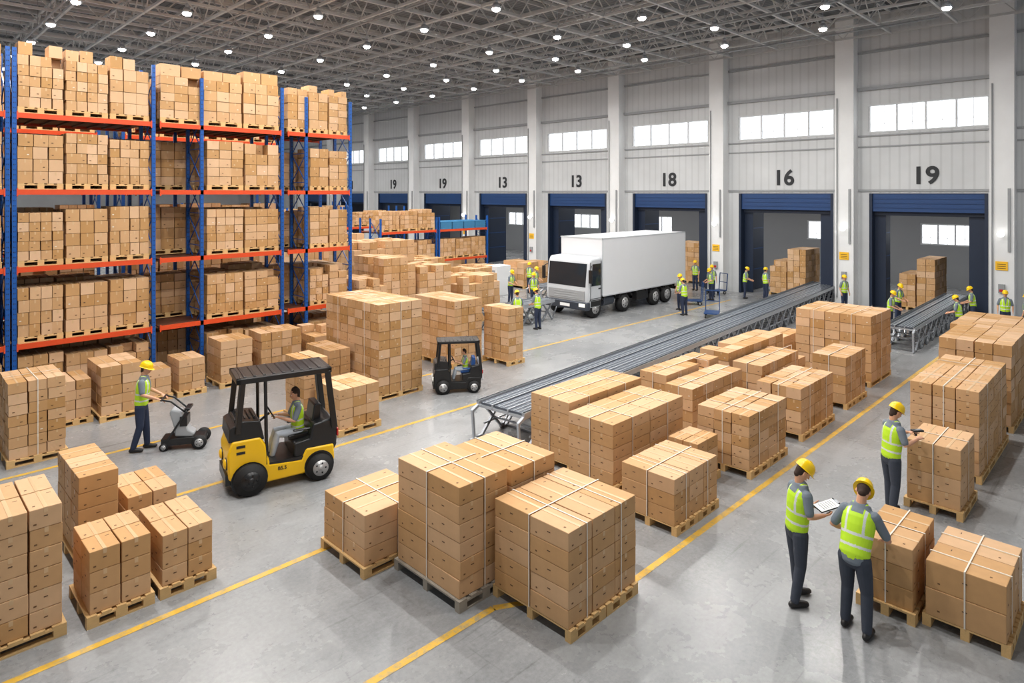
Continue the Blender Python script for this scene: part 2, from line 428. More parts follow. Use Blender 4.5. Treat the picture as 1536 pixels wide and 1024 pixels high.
# centre rows
stack(5.77,7.15,4.85,6.10,1.27,3,2,5,2,1,strap=1)
stack(5.25,6.1,6.17,7.5,1.54,2,2,6,1,1,strap=1,pm='woodgrey')
stack(6.16,7.05,6.17,7.4,1.48,2,2,6,1,1,strap=1)
stack(4.8,5.9,7.62,8.72,.84,2,2,3,1,1,strap=1)
stack(9.17,11.5,6.7,7.72,1.2,4,2,5,2,1,strap=1)
stack(9.3,11.7,7.8,8.78,1.3,4,2,5,2,1,strap=1)
stack(8.7,10.05,5.22,6.2,.86,3,2,3,2,1,strap=1)
stack(11.4,13.05,5.3,6.35,1.14,4,3,5,2,1,strap=1)
stack(10.35,11.1,5.75,6.35,.8,2,2,3,1,1)
stack(13.9,15.8,5.34,6.3,1.10,5,3,4,2,1,strap=1)
stack(16.7,18.2,5.37,6.15,1.25,4,2,5,2,1,strap=1)
stack(19.1,20.9,5.5,7.5,1.9,4,5,7,1,2,strap=1)
stack(12.3,14.6,6.95,7.62,1.1,5,2,4,2,1,strap=1)
stack(12.5,14.9,7.7,8.4,1.2,5,2,5,2,1,strap=1,drop=.06)
stack(15.3,18.0,6.8,7.55,1.05,6,2,4,2,1,strap=1,drop=.06)
stack(15.3,18.6,7.65,8.45,1.22,7,2,5,2,1,drop=.06)
stack(19.5,21,8.0,8.7,.9,3,2,3)
stack(21.5,23,6.6,7.9,1.3,4,3,4)
# right side
stack(9.05,10.2,1.22,2.02,.80,2,1,2,2,1,strap=1)
stack(8.95,10.05,2.12,2.72,.90,2,1,3,1,1,strap=1)
stack(12.32,13.4,2.25,3.02,1.12,2,2,4,1,1,strap=1)
stack(14.1,17.0,2.3,3.4,1.65,6,3,7,2,1,strap=1)
stack(17.6,20.0,2.3,3.66,1.9,5,4,7,2,1)
stack(20.5,23,2.3,4.0,1.75,5,4,6,2,1)
# left foreground
stack(.36,1.68,9.17,10.3,1.56,4,2,6,1,1)
stack(1.92,2.6,9.07,9.95,.9,2,2,3,1,1)
stack(2.72,3.36,9.07,10.1,.8,2,2,3,1,1)
stack(2.1,2.6,10.55,11.9,1.28,1,3,5,1,1)
stack(2.72,3.4,10.6,11.6,.78,2,2,3,1,1)
# left mid
stack(1.95,2.87,15.4,16.6,1.6,3,3,7,1,1,strap=1)
stack(3.83,4.68,17.0,18.3,1.25,2,3,5,1,1)
stack(3.1,3.7,17.25,18.3,1.0,2,2,4,1,1)
stack(4.8,5.55,17.75,18.6,.8,2,2,3,1,1)
stack(5.7,6.35,17.7,18.6,.95,2,2,4,1,1)
stack(6.75,7.6,17.7,18.65,1.25,2,2,5,1,1,drop=.2)
stack(7.85,9.05,17.7,18.6,1.3,4,2,5,1,1,drop=.2)
stack(9.3,10.1,17.4,18.5,1.25,2,3,5,1,1,drop=.2)
stack(10.3,11.4,17.4,18.5,1.6,3,3,6,1,1,drop=.2)
stack(9.1,10.45,13.8,16.4,2.42,4,7,10,1,2,strap=1)
stack(7.2,8.2,12.4,13.5,1.0,3,3,4,1,1)
stack(7.0,7.6,13.6,14.5,1.45,2,2,6,1,1)
stack(8.4,9.0,14.95,16.2,1.2,2,4,5,1,1)
stack(12.4,13.5,14.8,16.8,2.0,4,5,8,1,2)
stack(13.75,14.4,13.9,15.0,1.72,2,3,7,1,1)
for a in [(13,14.4,19.4,21.4,2.9,4,6,10),(14.5,16,19.3,21,2.5,4,5,9),(16.6,18.6,19.3,20.9,1.9,6,4,6),(11.7,12.8,18.9,20.6,2.3,4,5,8),(17.5,19.2,21.8,23.4,1.6,5,4,5),(13.6,14.8,17.3,18.6,1.5,4,4,5),
          (14,17,23,25,3.2,8,6,10),(19.8,21.6,22.6,24,1.7,5,4,5),(17.5,20,24.6,26.6,2.1,6,6,7),(22.5,24,25,26.6,1.4,4,4,4),(20.5,22.5,31,33,2.4,5,5,7),(25.5,27.5,24.6,26.6,1.4,5,4,4),(14,17,27,30,3.3,7,6,9),(26.5,28.5,31,34,1.8,5,4,5)]:
    stack(*a, stuff=True, drop=.3)
# at the doors
stack(33.1,35,12.5,13.4,2.4,5,3,8,stuff=True); stack(33.1,35,13.45,14.3,1.75,4,3,6,stuff=True,drop=.2)
stack(33.1,35.3,7.0,7.7,2.3,5,2,8,stuff=True); stack(33.1,35,7.75,8.4,1.6,4,2,6,stuff=True)
stack(34,35.6,18.7,20.4,2.35,3,4,8,stuff=True)
stack(34,35.6,26.4,28.2,1.8,3,4,6,stuff=True)

# ------------------------------------------------------------------ racks
bm = BM()
def crate_geo(bm, a, b, h):
    t = .03
    aabb(bm, (0,0,0), (a,b,t)); aabb(bm, (0,0,t), (t,b,h)); aabb(bm, (a-t,0,t), (a,b,h)); aabb(bm, (t,0,t), (a-t,t,h)); aabb(bm, (t,b-t,t), (a-t,b,h))
    for z in (h*.3, h*.62, h-.04): aabb(bm, (-.015,-.015,z), (a+.015,b+.015,z+.03))
    aabb(bm, (t,t,h*.5), (a-t,b-t,h*.55))
crate_geo(bm, .8, .6, .42); crm = mesh_from(bm, 'plastic_crate', ['crate'])
def crates(u, v, z, n, m, grp='blue crates'):
    for i in range(n):
        for k in range(m):
            obj_from(crm, 'plastic_crate', loc=(u+i*.86, v, z+.003+k*.425), label='blue ribbed plastic crate stored on a rack', category='crate', group=grp)
def rack(u0, u1, v0, v1, levels, top, n, label, ground=True, detail=True, lh=(1.22,1.4), stuff=False, dn=2, toph=.3, frames=None, lstart=None, skip=(), bd=1):
    R = empty('pallet_rack', (u0, v0, 0), label=label, category='rack', group='pallet racks')
    L = u1-u0; Dp = v1-v0; pw = .085
    bm = BM(); aabb(bm, (-pw/2, 0, 0), (pw/2, .08, top), 0); aabb(bm, (-.08, -.03, 0), (.08, .11, .012), 0)
    if detail:
        for i in range(int(top/.12)):
            aabb(bm, (-.022, -.003, .1+i*.12), (-.008, .001, .125+i*.12), 1); aabb(bm, (.008, -.003, .1+i*.12), (.022, .001, .125+i*.12), 1)
    um = mesh_from(bm, 'upright', ['blue', 'black'])
    fx = frames if frames is not None else (pw/2, L-pw/2)
    for x in fx:
        for y in (0, Dp/2-.04, Dp-.08): obj_from(um, 'upright', R, (x, y, 0))
    bm = BM(); aabb(bm, (pw, 0, -.12), (L-pw, .05, 0))
    for x in (pw, L-pw-.03): aabb(bm, (x-.0, -.012, -.16), (x+.03, .0, .03))
    lb = mesh_from(bm, 'load_beam', ['orange'])
    bm = BM(); aabb(bm, (pw, .05, -.05), (L-pw, Dp-.05, -.02))
    for i in range(int(L/.35)):
        x = pw+.1+i*.35
        if x < L-pw-.05: aabb(bm, (x, .05, -.09), (x+.05, Dp-.05, -.05))
    dk = mesh_from(bm, 'shelf_deck', ['deck'])
    for z in levels:
        obj_from(lb, 'load_beam', R, (0, .0, z)); obj_from(lb, 'load_beam', R, (0, Dp-.05, z)); obj_from(dk, 'shelf_deck', R, (0, 0, z))
    bm = BM(); zs = [.15]; 
    while zs[-1] < top-1.0: zs.append(zs[-1]+.9)
    for h0 in ((0.06, Dp/2) if bd > 1 else (0.06,)):
        h1 = h0+Dp/2-.08
        for i, (a, b) in enumerate(zip(zs[:-1], zs[1:])):
            bar(bm, (0, h0, a), (0, h1, b), .022); bar(bm, (.01, h1, a), (.01, h0, b), .022); bar(bm, (0, h0, a), (0, h1, a), .022)
    cb = mesh_from(bm, 'cross_brace', ['blue'])
    for x in fx: obj_from(cb, 'cross_brace', R, (x, 0, 0))
    for z in ([0.0] if ground else [])+list(levels):
        if z in skip: continue
        for jj in range(dn):
            full = (not lstart) or z == levels[-1] or jj > 0
            st = 0 if full else lstart
            nn = n+1 if (lstart and full) else n
            for i in range(nn):
                lw = (L-st-2*pw-.03)/nn; x = u0+st+pw+.025+i*lw; w = lw-.05
                hh = random.uniform(*lh)
                y0 = v0+.06+jj*(Dp/2-.0); y1 = y0+Dp/2-.16
                nu_ = max(2, int(round(w/random.choice((.24, .31, .31)))))
                stack(x, x+w, y0, y1, hh, nu_, 3, random.choice((4, 5)), z=z+.002 if z else 0, stuff=stuff or jj > 0, drop=.06, over=0)
                if z == levels[-1] and jj == 0 and toph:
                    k = random.choice((2, 3)); dx = w/k
                    for q in range(k):
                        if random.random() < .8:
                            BOX.append((x+dx*(q+.5), y0+.3, z+hh+.004, dx-.03, .5, toph*random.uniform(.85, 1.1), True))
    return R
LV = [1.67, 3.47, 5.29, 7.09]
rack(-.45, 2.42, 18.85, 21.1, LV, 8.6, 3, 'blue and orange pallet rack filled with cartons', skip=(LV[0],))
crates(-.3, 18.95, 1.672, 3, 3); crates(-.3, 19.65, 1.672, 3, 3)
rack(2.46, 5.5, 18.85, 21.1, LV, 8.6, 3, 'tall blue and orange pallet rack with three pallet loads per shelf')
rack(5.52, 9.06, 18.85, 21.1, LV, 8.4, 2, 'tall blue and orange pallet rack full of wrapped cartons', frames=(1.16, 3.54-.043), lstart=1.2, bd=1)
rack(9.10, 11.4, 18.85, 20.9, LV, 8.2, 2, 'blue and orange pallet rack at the row end', lh=(1.1,1.35), frames=(.7, 2.3-.043), lstart=.74, toph=.2)
rack(.3, 5.3, 23.6, 25.6, LV, 8.3, 5, 'pallet rack in the row behind, full of cartons', stuff=True, detail=False, dn=1)
rack(5.9, 11.2, 23.6, 25.6, LV, 8.3, 5, 'pallet rack in the row behind, full of cartons', stuff=True, detail=False, dn=1)
rack(18.7, 22.4, 28.2, 30.2, [1.55, 3.2], 3.9, 3, 'low blue and orange rack carrying cartons near the docks', stuff=True, detail=False, dn=1, lh=(.9,1.15), toph=0)
rack(22.5, 26.2, 28.2, 30.2, [1.55, 3.2], 3.9, 3, 'low blue rack with blue crates on its top shelf', stuff=True, detail=False, dn=1, lh=(.9,1.15), toph=0, skip=(3.2,))
crates(22.7, 28.3, 3.2, 4, 1); crates(22.7, 29.2, 3.2, 4, 1)
rack(16.5, 20.4, 34, 35.8, [1.5, 3.2], 4.4, 3, 'low blue rack with blue crates further along the hall', stuff=True, detail=False, dn=1, lh=(.6,1.0), toph=0, skip=(3.2,))
crates(16.7, 34.1, 3.2, 4, 2); crates(16.7, 35, 3.2, 4, 2)
rack(20.5, 24.4, 34, 35.8, [1.5, 3.2], 4.4, 3, 'low blue rack further along the hall', stuff=True, detail=False, dn=1, lh=(.6,1.0), toph=0)
for a in (14, 20):
    rack(a, a+5, 42, 44, [1.5, 3.2], 4.6, 3, 'low blue rack at the far part of the hall', stuff=True, detail=False, dn=1, lh=(.8,1.2), toph=0)

def size_of(b):
    u, v = b[0], b[1]
    if u+v < 3: return 0
    D = (u+v)/1.4142; x = 768+975*(u-v)/(u+v); y = 290+975*(CAMH-b[2])/D
    if x < -60 or x > 1600 or y > 1120 or y < -40: return 0
    return (b[3]+b[4])*b[5]/(D*D)*(1 if b[6] else .0001)
BOX.sort(key=size_of, reverse=True)
IND = [b for b in BOX[:300]]; REST = BOX[300:]
bcache = {}
def box_mesh(dx, dy, dz):
    k = (round(dx, 2), round(dy, 2), round(dz, 2))
    if k in bcache: return bcache[k]
    bm = BM(); aabb(bm, (-dx/2, -dy/2, 0), (dx/2, dy/2, dz), 0)
    bmesh.ops.bevel(bm, geom=bm.edges[:], offset=.009, segments=2, affect='EDGES', profile=.6)
    longx = dx >= dy
    t = .0015
    if longx: aabb(bm, (-dx/2+.004, -.003, dz-.004), (dx/2-.004, .003, dz+t), 1)
    else: aabb(bm, (-.003, -dy/2+.004, dz-.004), (.003, dy/2-.004, dz+t), 1)
    for sg in (-1, 1):
        cube(bm, (sg*dx/2, 0, dz*.58), (.003, min(.05, dy*.13), .012), 2)
        cube(bm, (0, sg*dy/2, dz*.58), (min(.05, dx*.13), .003, .012), 2)
        cube(bm, (sg*dx/2, -dy*.33*sg, dz*.25), (.003, .026, .018), 1)
        cube(bm, (dx*.33*sg, sg*dy/2, dz*.25), (.03, .003, .018), 1)
    cube(bm, (dx*.3, dy*.28, dz), (.045, .01, .003), 2)
    cube(bm, (-dx*.32, -dy*.3, dz), (.025, .025, .003), 1)
    me = mesh_from(bm, 'cardboard_box', ['card', 'seam', 'mark'])
    bm = BM(); w = .02; t = .003; dn = min(.06, dz*.25)
    if longx:
        aabb(bm, (-dx/2-.001, -w, dz), (dx/2+.001, w, dz+t))
        for sg in (-1, 1): cube(bm, (sg*(dx/2+.001), 0, dz-dn/2), (.003, w*2, dn))
    else:
        aabb(bm, (-w, -dy/2-.001, dz), (w, dy/2+.001, dz+t))
        for sg in (-1, 1): cube(bm, (0, sg*(dy/2+.001), dz-dn/2), (w*2, .003, dn))
    tm = mesh_from(bm, 'tape', ['tape'])
    bcache[k] = (me, tm); return bcache[k]
for b in IND:
    me, tm = box_mesh(b[3], b[4], b[5])
    o = obj_from(me, 'cardboard_box', loc=(b[0]+random.uniform(-.004, .004), b[1]+random.uniform(-.004, .004), b[2]), rotz=math.radians(random.uniform(-.7, .7)),
                 label='brown taped cardboard box stacked on a pallet', category='box', group='cardboard boxes')
    obj_from(tm, 'tape', parent=o)
bm = BM()
def quad(pts, mi):
    f = bm.faces.new([bm.verts.new(p) for p in pts]); f.material_index = mi
for b in REST:
    x0, x1, y0, y1, z0, z1 = b[0]-b[3]/2, b[0]+b[3]/2, b[1]-b[4]/2, b[1]+b[4]/2, b[2], b[2]+b[5]
    j = random.uniform(-.01, .01); x0 += j; x1 += j; j = random.uniform(-.01, .01); y0 += j; y1 += j; z1 -= .006
    c = [bm.verts.new(p) for p in ((x0,y0,z0),(x1,y0,z0),(x1,y1,z0),(x0,y1,z0),(x0,y0,z1),(x1,y0,z1),(x1,y1,z1),(x0,y1,z1))]
    for f in ((3,2,1,0),(4,5,6,7),(0,1,5,4),(1,2,6,5),(2,3,7,6),(3,0,4,7)): bm.faces.new([c[i] for i in f]).material_index = 0
    xm, ym, h = (x0+x1)/2, (y0+y1)/2, z1-z0; e = .003
    quad(((xm-.015,y0-e,z1-h*.3),(xm+.015,y0-e,z1-h*.3),(xm+.015,y0-e,z1),(xm-.015,y0-e,z1)), 1)
    quad(((x0-e,ym+.015,z1-h*.3),(x0-e,ym-.015,z1-h*.3),(x0-e,ym-.015,z1),(x0-e,ym+.015,z1)), 1)
    quad(((xm-.015,y0,z1+e),(xm+.015,y0,z1+e),(xm+.015,y1,z1+e),(xm-.015,y1,z1+e)), 1)
    if random.random() < .55:
        q = random.choice((.25, .7)); m1 = random.choice((2, 4, 4, 4, 3))
        quad(((x0+(x1-x0)*q-.02,y0-e,z0+h*.3),(x0+(x1-x0)*q+.02,y0-e,z0+h*.3),(x0+(x1-x0)*q+.02,y0-e,z0+h*.38),(x0+(x1-x0)*q-.02,y0-e,z0+h*.38)), m1)
        quad(((x0-e,y0+(y1-y0)*q+.02,z0+h*.3),(x0-e,y0+(y1-y0)*q-.02,z0+h*.3),(x0-e,y0+(y1-y0)*q-.02,z0+h*.38),(x0-e,y0+(y1-y0)*q+.02,z0+h*.38)), m1)
bo = fin(bm, 'cardboard_boxes', ['cardstuff', 'tape', 'mark', 'sticker', 'seam'], norm=False, kind='stuff', label='many stacked brown cardboard boxes on racks and pallets', category='boxes')
print('BOXES', len(BOX))

# ------------------------------------------------------------------ people
def ring_tube(bm, pts, rad, side=V((1,0,0)), n=12):
    pts = [V(p) for p in pts]; rad = [r if hasattr(r, '__len__') else (r, r) for r in rad]
    P, R, D = [], [], []
    m = len(pts); tang = []
    for i in range(m):
        a = pts[max(0, i-1)]; b = pts[min(m-1, i+1)]; tang.append((b-a).normalized())
    for t in (70, 35):
        c, sn = math.cos(math.radians(t)), math.sin(math.radians(t)); q = min(rad[0])
        P.append(pts[0]-tang[0]*q*sn); R.append((rad[0][0]*c, rad[0][1]*c)); D.append(tang[0])
    P += pts; R += rad; D += tang
    for t in (35, 70):
        c, sn = math.cos(math.radians(t)), math.sin(math.radians(t)); q = min(rad[-1])
        P.append(pts[-1]+tang[-1]*q*sn); R.append((rad[-1][0]*c, rad[-1][1]*c)); D.append(tang[-1])
    rings = []
    for p, r, d in zip(P, R, D):
        x = side - d*side.dot(d)
        if x.length < .05: x = d.orthogonal()
        x.normalize(); y = d.cross(x)
        rings.append([bm.verts.new(p+x*r[0]*math.cos(2*math.pi*k/n)+y*r[1]*math.sin(2*math.pi*k/n)) for k in range(n)])
    for a, b in zip(rings[:-1], rings[1:]):
        for k in range(n): bm.faces.new((a[k], a[(k+1) % n], b[(k+1) % n], b[k]))
    bm.faces.new(rings[0][::-1]); bm.faces.new(rings[-1])
def remesh(bm, name, vox, mats, it=2, assign=None):
    bmesh.ops.recalc_face_normals(bm, faces=bm.faces)
    me = bpy.data.meshes.new('tmp'); bm.to_mesh(me); bm.free()
    o = bpy.data.objects.new('tmp', me); COL.objects.link(o)
    r = o.modifiers.new('r', 'REMESH'); r.mode = 'VOXEL'; r.voxel_size = vox; r.use_smooth_shade = True
    q = o.modifiers.new('s', 'SMOOTH'); q.factor = .5; q.iterations = it
    dg = bpy.context.evaluated_depsgraph_get(); dg.update()
    out = bpy.data.meshes.new_from_object(o.evaluated_get(dg)); out.name = name
    bpy.data.objects.remove(o)
    out.materials.clear()
    for x in mats: out.materials.append(M[x])
    if assign:
        for p in out.polygons: p.material_index = assign(p.center)
    for p in out.polygons: p.use_smooth = True
    return out
def hand(bm, w, d, nrm, sgn, curl=.5, sc=1.0):
    d = d.normalized(); nrm = (nrm-d*nrm.dot(d)).normalized(); sd = d.cross(nrm)
    ring_tube(bm, [w-d*.01, w+d*.045, w+d*.09], [(.026,.018), (.038,.016), (.04,.013)], side=sd, n=12)
    for i, L in enumerate((.078, .088, .082, .062)):
        off = (1.5-i)*.0205*sgn
        p = w+d*.085+sd*off; pts = [p]; dd = d.copy(); ang = curl*.55
        for kk, f in enumerate((.45, .3, .25)):
            dd = (dd*math.cos(ang)+nrm*math.sin(ang)).normalized()
            p = p+dd*L*f; pts.append(p)
            ang = curl*.6*(kk+1)*.6
        ring_tube(bm, pts, [.0095, .009, .0085, .0075], side=sd, n=8)
    p = w+d*.025+sd*.03*sgn
    ring_tube(bm, [p, p+(d*.7+sd*.6*sgn+nrm*.2)*.035, p+(d*1.0+sd*.75*sgn+nrm*.5)*.055], [.012, .0105, .009], side=sd, n=8)

def person(loc, hd, label, pose=None, vox=.008, shirt='shirt', trousers='trouser', helmet=True, vest=True, scale=1, group=None, name='person'):
    p = dict(pz=.95, lean=0, twist=0, head=(0, 0), le=(-.25,-.02,1.16), re=(.25,-.02,1.16), lw=(-.25,.06,.92), rw=(.25,.06,.92),
             lk=(-.1,.02,.5), rk=(.1,.02,.5), la=(-.11,-.02,.09), ra=(.11,-.02,.09), ln=(1,0,0), rn=(-1,0,0), curl=.5, lf=(0,1,0), rf=(0,1,0), px=0, py=0, side=0)
    if pose: p.update(pose)
    T = Matrix.Translation((p['px'], p['py'], p['pz'])) @ Matrix.Rotation(math.radians(-p['lean']), 4, 'X') @ Matrix.Rotation(math.radians(p['side']), 4, 'Y') @ Matrix.Rotation(math.radians(p['twist']), 4, 'Z')
    TI = T.inverted(); R3 = T.to_3x3(); sx = R3 @ V((1,0,0))
    tp = lambda x, y, z: T @ V((x, y, z))
    Hm = T @ Matrix.Translation((0, .012, .70)) @ Matrix.Rotation(math.radians(p['head'][0]), 4, 'Z') @ Matrix.Rotation(math.radians(-p['head'][1]), 4, 'X')
    hx = Hm.to_3x3() @ V((1,0,0)); hp = lambda x, y, z: Hm @ V((x, y, z))
    root = empty(name, (loc[0], loc[1], loc[2] if len(loc) > 2 else 0), heading(*hd), label=label, category='person', group=group); root.scale = (scale,)*3
    tz = [(-.04,.155,.105), (.08,.145,.10), (.2,.152,.105), (.34,.172,.115), (.44,.168,.105), (.50,.13,.085)]
    hipL = V((p['px']-.088, p['py'], p['pz']-.03)); hipR = V((p['px']+.088, p['py'], p['pz']-.03))
    arms = [(tp(-.165,0,.455), V(p['le']), V(p['lw']), V(p['ln']), -1), (tp(.165,0,.455), V(p['re']), V(p['rw']), V(p['rn']), 1)]
    legs = [(hipL, V(p['lk']), V(p['la']), V(p['lf'])), (hipR, V(p['rk']), V(p['ra']), V(p['rf']))]
    bm = BM()
    ring_tube(bm, [tp(0,0,z) for z, a, b in tz], [(a*.93, b*.93) for z, a, b in tz], side=sx, n=20)
    ring_tube(bm, [tp(0,-.01,.47), hp(0,-.02,-.05)], [.06, .053], side=sx)
    ring_tube(bm, [hp(0,.048,-.105), hp(0,.038,-.085), hp(0,.02,-.045), hp(0,.004,.015), hp(0,-.004,.065), hp(0,-.006,.09)],
              [(.026,.024), (.046,.046), (.062,.075), (.073,.092), (.07,.09), (.055,.068)], side=hx, n=18)
    ring_tube(bm, [hp(0,.09,.02), hp(0,.108,-.022)], [.009, .0135], side=hx, n=8)
    for sg in (-1, 1):
        ring_tube(bm, [hp(sg*.074,-.005,.012), hp(sg*.078,-.005,-.03)], [(.008,.017), (.007,.012)], side=hx, n=8)
        ring_tube(bm, [hp(sg*.012,.088,.028), hp(sg*.05,.078,.03)], [.008, .008], n=8)
    ring_tube(bm, [hp(-.02,.086,-.055), hp(.02,.086,-.055)], [.009, .009], n=8)
    for sh, e, w, nn, sg in arms:
        ring_tube(bm, [sh, sh.lerp(e, .5), e, e.lerp(w, .35), w], [.05, .044, .037, .037, .025], n=12)
        hand(bm, w, (w-e), nn, sg, p['curl'])
    for h, k, a, f in legs:
        ring_tube(bm, [h, k, k.lerp(a, .35), a], [.078, .052, .052, .034], n=12)
        ring_tube(bm, [a+V((0,0,-.04))-f*.04, a+V((0,0,-.045))+f*.13], [.03, .028], n=10)
    obj_from(remesh(bm, 'body', vox, ['skin']), 'body', root)
    for sg in (-1, 1):
        bm = BM(); sph(bm, hp(sg*.03, .083, .008), .0095, 0, 8); sph(bm, hp(sg*.03, .0905, .008), .005, 1, 8)
        fin(bm, 'eye', ['paper', 'hair'], root)
    bm = BM(); bar(bm, hp(-.02,.094,-.056), hp(.02,.094,-.056), .006, .006); fin(bm, 'mouth', ['lip'], root)
    bm = BM()
    ring_tube(bm, [hp(0,-.03,-.06), hp(0,-.02,-.02), hp(0,-.012,.03), hp(0,-.008,.07), hp(0,-.008,.095)], [(.05,.055), (.068,.078), (.0775,.09), (.076,.094), (.058,.072)], side=hx, n=16)
    obj_from(remesh(bm, 'hair', max(vox, .008), ['hair']), 'hair', root)
    bm = BM()
    ring_tube(bm, [tp(0,0,z) for z, a, b in tz], [(a*1.04, b*1.06) for z, a, b in tz], side=sx, n=20)
    ring_tube(bm, [tp(0,-.008,.5), tp(0,-.004,.555)], [(.075,.066), (.062,.058)], side=sx, n=14)
    for sh, e, w, nn, sg in arms:
        ring_tube(bm, [sh, sh.lerp(e, .45), sh.lerp(e, .8)], [.066, .06, .055], n=12)
    obj_from(remesh(bm, 'shirt', max(vox, .009), [shirt]), 'shirt', root)
    if vest:
        bm = BM()
        vz = [(.0,.170,.124), (.08,.170,.124), (.2,.176,.128), (.32,.188,.136), (.41,.184,.13), (.47,.16,.112), (.505,.12,.093)]
        ring_tube(bm, [tp(0,0,z) for z, a, b in vz], [(a, b) for z, a, b in vz], side=sx, n=24)
        def asg(c):
            q = TI @ c
            if (.07 < q.z < .1) or (.2 < q.z < .23): return 1
            if .085 < abs(q.x) < .112 and q.z > .23: return 1
            if q.y > .0 and abs(q.x) < .008+max(0, (q.z-.27))*.22: return 2
            if q.y < 0 and q.z > .45 and abs(q.x) < .07: return 2
            return 0
        obj_from(remesh(bm, 'safety_vest', max(vox, .008), ['vest', 'silver', shirt], assign=asg), 'safety_vest', root)
    bm = BM()
    ring_tube(bm, [V((p['px'], p['py'], p['pz']-.07)), V((p['px'], p['py'], p['pz'])), tp(0,0,.07)], [(.15,.11), (.165,.12), (.158,.113)], n=20)
    for h, k, a, f in legs:
        ring_tube(bm, [h+V((0,0,-.02)), h.lerp(k, .5), k, k.lerp(a, .4), a+(k-a).normalized()*.01], [.098, .088, .07, .066, .056], n=14)
    obj_from(remesh(bm, 'trousers', max(vox, .01), [trousers]), 'trousers', root)
    for h, k, a, f in legs:
        bm = BM()
        ring_tube(bm, [a+V((0,0,-.045))-f*.045, a+V((0,0,-.042))+f*.05, a+V((0,0,-.052))+f*.155], [(.038,.042), (.045,.045), (.042,.034)], side=f.cross(V((0,0,1))), n=12)
        ring_tube(bm, [a+V((0,0,-.03))-f*.01, a+V((0,0,.02))], [.044, .044], n=12)
        for v in bm.verts:
            if v.co.z < a.z-.088: v.co.z = a.z-.088
        obj_from(remesh(bm, 'shoe', max(vox, .009), ['shoe'], 1), 'shoe', root)
    if helmet:
        bm = BM(); n = 24
        prof = [(.118,.158,.034), (.113,.125,.037), (.103,.125,.045), (.102,.123,.075), (.09,.108,.115), (.065,.078,.145), (.03,.036,.16)]
        rings = []
        for ax, ay, z in prof:
            r = []
            for k in range(n):
                t = 2*math.pi*k/n; yy = math.sin(t)*ay; 
                if ay > .15: yy = math.sin(t)*(.165 if math.sin(t) > 0 else .128)
                r.append(bm.verts.new(hp(math.cos(t)*ax, yy-.006, z-(.012 if (ay > .15 and math.sin(t) > .4) else 0))))
            rings.append(r)
        for a, b in zip(rings[:-1], rings[1:]):
            for k in range(n): bm.faces.new((a[k], a[(k+1) % n], b[(k+1) % n], b[k])).smooth = True
        bm.faces.new(rings[-1]); bm.faces.new(rings[0][::-1])
        ring_tube(bm, [hp(0,-.11,.075), hp(0,-.07,.138), hp(0,0,.162), hp(0,.07,.138), hp(0,.105,.08)], [.012]*5, side=hx, n=8)
        fin(bm, 'hard_hat', ['helmet'], root)
    return root

P1 = person((8.44, 3.30), (.9, -.72), 'person in yellow hard hat and lime vest holding a clipboard',
    dict(head=(-8, 34), lean=6, le=(-.23,.05,1.18), lw=(-.14,.29,1.14), re=(.235,.04,1.17), rw=(.1,.31,1.12), ln=(.6,.2,.8), rn=(-.5,0,.8),
         lk=(-.1,.04,.5), rk=(.11,-.01,.5), la=(-.12,.08,.09), ra=(.13,-.1,.09)), vox=.0065)
P2 = person((8.35, 2.57), (1, -.05), 'person in hard hat and vest bending over beside stacked boxes',
    dict(head=(12, 44), lean=22, twist=0, le=(-.30,.08,1.14), lw=(-.24,.30,1.03), re=(.28,.22,1.10), rw=(.17,.46,.99), ln=(.6,0,-.5), rn=(0,0,-1),
         lk=(-.11,.04,.5), rk=(.12,.0,.5), la=(-.13,.02,.09), ra=(.14,-.06,.09), py=-.05), vox=.0065)
P3 = person((11.84, 3.12), (.9, -.72), 'person in hard hat and vest holding a scanner above boxes',
    dict(head=(-2, 24), lean=6, le=(-.24,.14,1.21), lw=(-.14,.40,1.25), re=(.26,.06,1.19), rw=(.14,.36,1.24), ln=(0,0,-1), rn=(-.3,0,-1),
         lk=(-.1,.04,.5), rk=(.11,0,.5), la=(-.11,.05,.09), ra=(.14,-.08,.09)), vox=.0075)
def local_pt(o, p):
    a = o.rotation_euler[2]; return V((o.location.x+math.cos(a)*p[0]-math.sin(a)*p[1], o.location.y+math.sin(a)*p[0]+math.cos(a)*p[1], p[2]))
def clipboard(loc, rotz, tilt, label):
    bm = BM(); cube(bm, (0,0,0), (.22,.3,.008), 0); cube(bm, (0,-.005,.006), (.2,.265,.004), 1); cube(bm, (0,.135,.012), (.09,.03,.014), 2)
    for k in range(6): cube(bm, (0,.08-k*.032,.0085), (.15,.006,.001), 0)
    o = fin(bm, 'clipboard', ['glassdark', 'paper', 'steel'], label=label, category='clipboard'); o.location = loc; o.rotation_euler = (tilt, 0, rotz)
c = local_pt(P1, (-.02, .43, 1.185)); clipboard(c, P1.rotation_euler[2], math.radians(14), 'white clipboard with paper held by a worker')
bm = BM(); cube(bm, (0,0,0), (.085,.18,.03), 0); cube(bm, (0,.02,.017), (.065,.09,.004), 1); cube(bm, (0,-.03,-.045), (.03,.04,.08), 0)
o = fin(bm, 'barcode_scanner', ['black', 'steel'], bevel=.004, label='black handheld scanner held above a box', category='scanner')
o.location = local_pt(P3, (-.11, .55, 1.28)); o.rotation_euler = (0, 0, P3.rotation_euler[2])

